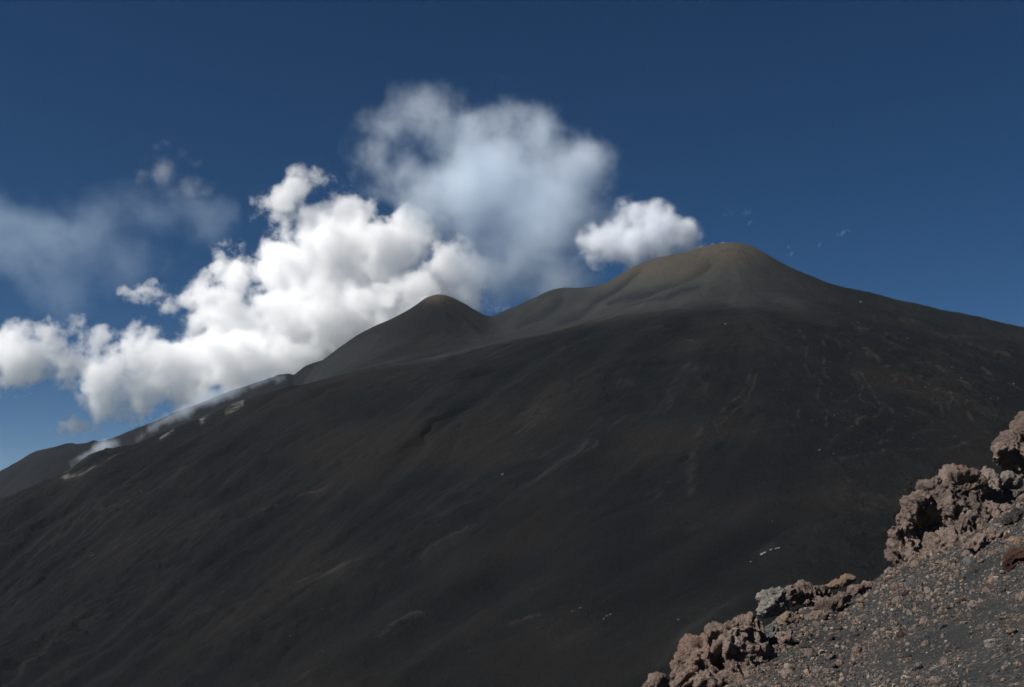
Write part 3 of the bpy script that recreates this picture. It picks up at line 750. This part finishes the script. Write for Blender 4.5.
# ---- pale boulders far down on the big slope
def terrain_hit(px, py):
    m = (t[:, None] > 0.8) & (t[:, None] < 6.95)
    d = (PX - px) ** 2 + (PY - py) ** 2 + np.where(m, 0, 1e9)
    i = int(np.argmin(d)); return V[i]
FARST = [(762, 551, 1.6, 'pale', 'long whitish object, leftmost of the row on the small spur of the far slope'),  # white row on the spur, with stone meshes as stand-ins
         (765, 549.5, 1.5, 'pale', 'whitish object touching the long one at the left of the row'),
         (771, 548, 1.2, 'pale', 'second whitish object from the left in the row on the spur'),
         (775.5, 548, 1.1, 'pale', 'third whitish object in the row on the spur'),
         (779, 548, 1.0, 'pale', 'last whitish object at the right end of the row on the spur'),
         (750.5, 560, 0.9, 'pale', 'lone pale speck of rock down slope left of the row'),
         (604, 617, 0.9, 'pale', 'lowest of three pale rocks in a short line near the bottom'),
         (607, 614, 0.8, 'pale', 'middle of three pale rocks in a short line near the bottom'),
         (610.5, 613, 0.9, 'pale', 'highest of three pale rocks in a short line near the bottom'),
         (502, 474, 1.3, 'pale', 'single pale rock in the middle of the dark slope'),
         (725, 324, 1.0, 'pale', 'pale rock on the slope under the main summit'),
         (573, 613, 1.5, 'dark', 'black rock above the three pale ones near the bottom'),
         (580, 610, 1.6, 'dark', 'second black rock right of the other above the three pale ones'),
         (819, 448.5, 1.0, 'brown', 'brown speck of rock on the right part of the slope'),
         (92, 556, 1.8, 'dark', 'black rock outcrop on the lower left of the slope'),
         (1013, 385, 1.0, 'pale', 'pale rock near the right edge of the slope'),
         (679, 624, 0.9, 'tan', 'tan rock speck left above the jagged outcrop'),
         (860, 302, 0.9, 'pale', 'pale rock high on the right shoulder')]
for px, py, r, cn, lab in FARST:
    h = terrain_hit(px, py); R = r * h[1] / F
    o = bpy.data.objects.new('boulder', stone_meshes[(cn, random.randrange(4))])
    o.scale = (R * 1.25, R, R); o.location = (h[0], h[1], h[2] + 0.25 * R); o.rotation_euler = (0, -0.4, random.uniform(-.4, .4))
    COL.objects.link(o); tag(o, lab, 'boulder', 'boulders on the far slope')
FB = 70
for i in range(FB):
    px, py = random.uniform(780, 1020), random.uniform(300, 470)
    if random.random() < 0.35: px, py = random.uniform(100, 800), random.uniform(340, 680)
    if py > 660 - (px - 660) * 0.62 and px > 640: continue
    h = terrain_hit(px, py); R = random.uniform(.35, .75) * h[1] / F
    o = bpy.data.objects.new('boulder', stone_meshes[(random.choice(['brown', 'tan', 'grey']), random.randrange(4))])
    o.scale = (R, R, R); o.location = (h[0], h[1], h[2] + 0.2 * R); o.rotation_euler = (0, 0, random.uniform(0, 6))
    COL.objects.link(o); tag(o, 'tiny brownish boulder lost among others on the dark slope', 'boulder', 'tiny boulders dotted over the far slope')

# ------------------------------------------------------------------ clouds and steam (real volumes in closed hulls)
def cloud(name, lobes, Y, density, label, cat, A, w, nscale, detail=5, rough=0.6, color=(1, 1, 1), aniso=0.3, voxel=None, steps=60, warp=0.0,
          depth=1.0, group=None, stretch=None, grow=0.9, thr=0.0):
    if name == 'cumulus_cloud': lobes = [(l[0], l[1], l[2] + 4, *l[3:]) for l in lobes]
    if name == 'steam_plume': lobes = [(l[0], l[1], l[2] + 11, *l[3:]) for l in lobes]
    if name == 'steam_puff': lobes = [(l[0], l[1], l[2] + 7, *l[3:]) for l in lobes]
    if name == 'fumarole_smoke': lobes = [(l[0], l[1] - 1, l[2] + 2, *l[3:]) for l in lobes]
    if name == 'fumarole_smoke': lobes = [tuple(x + (y - x) * k / 3 for x, y in zip(a_, b_)) for a_, b_ in zip(lobes, lobes[1:]) for k in range(3)]
    cs = np.array([at(l[0], l[1], Y + (l[3] if len(l) > 3 else 0)) for l in lobes]); rs = np.array([l[2] * Y / F for l in lobes])
    px_m = Y / F
    A, w = A * px_m, w * px_m
    org = cs.mean(0)
    rh = rs + grow * A
    me = remesh_union(cs - org, rh, voxel or float(rh.min()) * 0.45)
    M = NM(name + '_vapour')
    pos = M.n('ShaderNodeTexCoord').outputs['Object']
    pw = pos
    if warp:
        nz = M.noise(pos, nscale * 0.5 / px_m, 2, 0.5).outputs['Color']
        pw = M.vec('ADD', pos, M.vec('SCALE', M.vec('SUBTRACT', nz, (0.5, 0.5, 0.5)), scale=warp * px_m))
    s = None
    for c, r in zip(cs - org, rs):
        d = M.math('SUBTRACT', float(r), M.vec('DISTANCE', pw, tuple(float(x) for x in c)))
        s = d if s is None else M.math('SMOOTH_MAX', s, d, float(rs.mean() * 0.6))
    pn = M.vec('MULTIPLY', pos, stretch) if stretch else pos
    nz = M.noise(pn, nscale / px_m, detail, rough).outputs[0]
    s = M.math('ADD', s, M.math('MULTIPLY', M.math('SUBTRACT', nz, 0.53), 8 * A))
    den = M.mapr(s, thr * px_m, thr * px_m + w, 0, density / px_m)
    pv = M.n('ShaderNodeVolumePrincipled')
    pv.inputs['Color'].default_value = (*color, 1); pv.inputs['Anisotropy'].default_value = aniso
    M.t.links.new(den, pv.inputs['Density'])
    M.t.links.new(pv.outputs[0], M.out.inputs['Volume'])
    try: M.m.cycles.volume_step_rate = 10.0 / steps
    except Exception: pass
    try: M.m.volume_intersection_method = 'FAST'
    except Exception: pass
    me.materials.clear(); me.materials.append(M.m); me.name = name
    o = bpy.data.objects.new(name, me); o.location = org; COL.objects.link(o)
    tag(o, label, cat, group)
    return o

cloud('cumulus_cloud', [
    (314, 188, 15, -80), (284, 204, 15, -60), (266, 203, 9, -80), (305, 214, 20, -40), (280, 228, 18, -40), (344, 208, 18, 0), (374, 216, 20, 60), (408, 226, 18, 100), (325, 240, 40, 0), (378, 258, 46, 60), (300, 192, 14, -60), (420, 254, 24, 40), (400, 210, 18, 60), (325, 208, 22, -20), (350, 212, 18, 20), (330, 196, 14, -30), (355, 225, 22, 0), (395, 236, 24, 60),
    (282, 258, 34, -60), (240, 278, 28, -60), (208, 292, 20, -60), (440, 282, 30, 0), (474, 284, 22, -60), (450, 272, 22, -60), (488, 294, 12, -60), (335, 315, 58, 0), (275, 325, 44, 0),
    (228, 318, 26, 0), (410, 325, 60, 100), (290, 365, 50, 0), (185, 302, 17, -80), (165, 303, 14, -80), (143, 302, 11, -80), (205, 320, 20, 0)],
    14000, 0.085, 'tall bright white cumulus cloud behind the left flank of the volcano', 'cloud', A=17, w=15, nscale=0.022, detail=7, rough=0.63, steps=110, aniso=0.0, warp=26)
cloud('cumulus_cloud', [
    (15, 352, 23, -80), (52, 350, 22, -80), (95, 346, 22, -100), (130, 341, 18, -80), (160, 354, 26, -60), (195, 372, 34, 0), (150, 378, 28, -40), (105, 372, 24, -60), (240, 368, 40, 0), (60, 366, 17, -60),
    (-25, 355, 26, -60), (10, 368, 18, -40), (30, 374, 14, -40), (110, 392, 18, -20), (200, 395, 24, 0), (30, 358, 22, 0), (75, 356, 22, 0), (140, 400, 16, 0), (185, 402, 22, 0), (250, 398, 34, 0), (222, 345, 24, -20)],
    13600, 0.075, 'long lower cumulus cloud reaching the left edge of the photo', 'cloud', A=16, w=15, nscale=0.024, detail=7, rough=0.63, steps=110, aniso=0.0, warp=24)
cloud('small_cloud', [(62, 427, 8), (72, 424, 10), (83, 426, 9), (95, 427, 6)], 14000, 0.14, 'small white cloud floating low below the left end of the cumulus bank', 'cloud', A=3, w=5, nscale=0.07, detail=6, rough=.65, steps=40, warp=8)
cloud('steam_plume', [(415, 108, 26), (385, 138, 22), (440, 140, 36, 40), (495, 118, 32), (540, 135, 36), (582, 170, 36), (600, 210, 24), (480, 180, 62, 40), (540, 215, 62), (435, 200, 40, 60), (515, 255, 48, 60), (560, 270, 44, 40),
    (372, 148, 16), (400, 175, 28, 30), (415, 130, 26), (470, 135, 34), (610, 240, 18), (560, 300, 26, 40)],
    2450, 0.033, 'huge thin bluish steam plume rising behind the saddle between the two summit cones', 'steam', A=15, w=55, nscale=0.016, detail=7, rough=0.64, color=(0.86, 0.93, 1.0), steps=60, warp=40, aniso=0.0)
cloud('steam_puff', [(602, 240, 17), (620, 226, 15), (645, 218, 15), (665, 222, 16), (680, 236, 14), (660, 240, 20), (635, 242, 20), (690, 240, 12), (697, 247, 7), (610, 252, 12), (652, 212, 13), (632, 216, 14), (592, 246, 12)],
    2150, 0.10, 'dense white steam puff leaving the left shoulder of the main summit', 'steam', A=7, w=18, nscale=0.035, detail=7, rough=0.64, color=(0.96, 0.975, 1.0), steps=60, warp=12, aniso=0.0)
cloud('thin_cloud', [(30, 235, 56), (90, 228, 48), (150, 215, 40), (200, 225, 34), (60, 280, 36), (130, 260, 42), (-20, 230, 60), (170, 195, 32), (110, 200, 30)],
    14500, 0.0068, 'broad faint veil of vapour in the sky at the upper left', 'cloud', A=20, w=40, nscale=0.012, detail=6, rough=.6, color=(0.72, 0.86, 1.0), steps=30, warp=40)
cloud('thin_cloud', [(143, 162, 9), (154, 153, 9), (168, 148, 9), (182, 154, 9), (192, 165, 9), (165, 170, 17), (190, 185, 15), (145, 178, 12), (208, 190, 12)],
    14200, 0.05, 'wispy cloud with a bright curled top above the left end of the cumulus', 'cloud', A=6, w=30, nscale=0.030, detail=8, rough=0.7, steps=50, warp=34)
WISP = [([(727, 210, 3), (732, 214, 3), (725, 214, 2)], 'thin hooked wisp of steam, leftmost above the main summit'),
        ([(745, 211, 4), (750, 213, 3)], 'small pale wisp of steam just right of the hooked one'),
        ([(750, 222, 3)], 'tiny wisp of steam hanging closest below the small pale wisp'),
        ([(788, 249, 4), (792, 253, 3), (797, 256, 2)], 'slanting wisp of steam right of the main summit'),
        ([(820, 244, 3)], 'faint dot of steam between the slanting wisp and the rightmost wisp'),
        ([(843, 232, 4), (848, 231, 3), (838, 234, 3)], 'rightmost wisp of steam in the blue sky right of the summit')]
for L_, lab in WISP:
    cloud('steam_wisp', L_, 1900, 0.12, lab, 'steam', A=2.5, w=9, nscale=0.11, detail=6, rough=0.7, steps=20, warp=8, group='steam wisps drifting around the main summit')
cloud('steam_wisp', [(700, 247, 4), (712, 244.5, 3.5), (722, 244, 3)], 1840, 0.10, 'low steam clinging to the rim of the main summit', 'steam', A=2, w=5, nscale=0.12, detail=6, rough=0.65, steps=30, warp=5)
# fumarole smoke drifting up along the vents on the left
cloud('fumarole_smoke', [(136, 443, 3, 30), (142, 436, 4, 60), (150, 431, 5, 90), (160, 424, 7, 130), (172, 418, 8, 160), (185, 411, 9, 190), (200, 404, 9, 220), (216, 398, 9, 240), (234, 391, 9, 260), (252, 386, 8, 280), (272, 380, 7, 300), (288, 378, 6, 320)],
    1500, 0.065, 'bluish smoke trail rising up slope from the middle vent on the left flank', 'smoke', A=3, w=13, nscale=0.035, detail=6, rough=0.62, color=(0.82, 0.90, 1.0), steps=60, warp=8)
cloud('fumarole_smoke', [(66, 470, 2.5, 20), (74, 465, 4, 40), (84, 459, 5, 60), (96, 452, 7, 90), (108, 447, 7, 120), (120, 442, 6, 150)],
    1500, 0.065, 'bluish smoke trail from the lowest vent at the far left', 'smoke', A=2.5, w=10, nscale=0.045, detail=6, rough=0.62, color=(0.82, 0.90, 1.0), steps=40, warp=6)

# ------------------------------------------------------------------ air
HZ = 1.15e-5
if HZ:
    x0, x1, y0, y1, z0, z1 = -21000, 21000, -21000, 21000, float(gz.min()) - 1, 1060.0
    vb = [(x, y, z) for x in (x0, x1) for y in (y0, y1) for z in (z0, z1)]
    fb = [(0, 1, 3, 2), (4, 6, 7, 5), (0, 4, 5, 1), (2, 3, 7, 6), (0, 2, 6, 4), (1, 5, 7, 3)]
    M = NM('air'); pv = M.n('ShaderNodeVolumePrincipled'); pv.inputs['Color'].default_value = (0.62, 0.78, 1.0, 1); pv.inputs['Density'].default_value = HZ
    pv.inputs['Anisotropy'].default_value = 0.1
    M.t.links.new(pv.outputs[0], M.out.inputs['Volume'])
    hz = mesh_from('haze', vb, fb, M.m, smooth=False); tag(hz, 'thin bluish mountain air', kind='stuff')

scene.cycles.volume_bounces = 20
scene.cycles.max_bounces = 22
scene.cycles.diffuse_bounces = 2
scene.cycles.transparent_max_bounces = 16
scene.cycles.volume_max_steps = 400
scene.cycles.use_denoising = True
scene.cycles.use_adaptive_sampling = True
scene.cycles.adaptive_threshold = 0.05
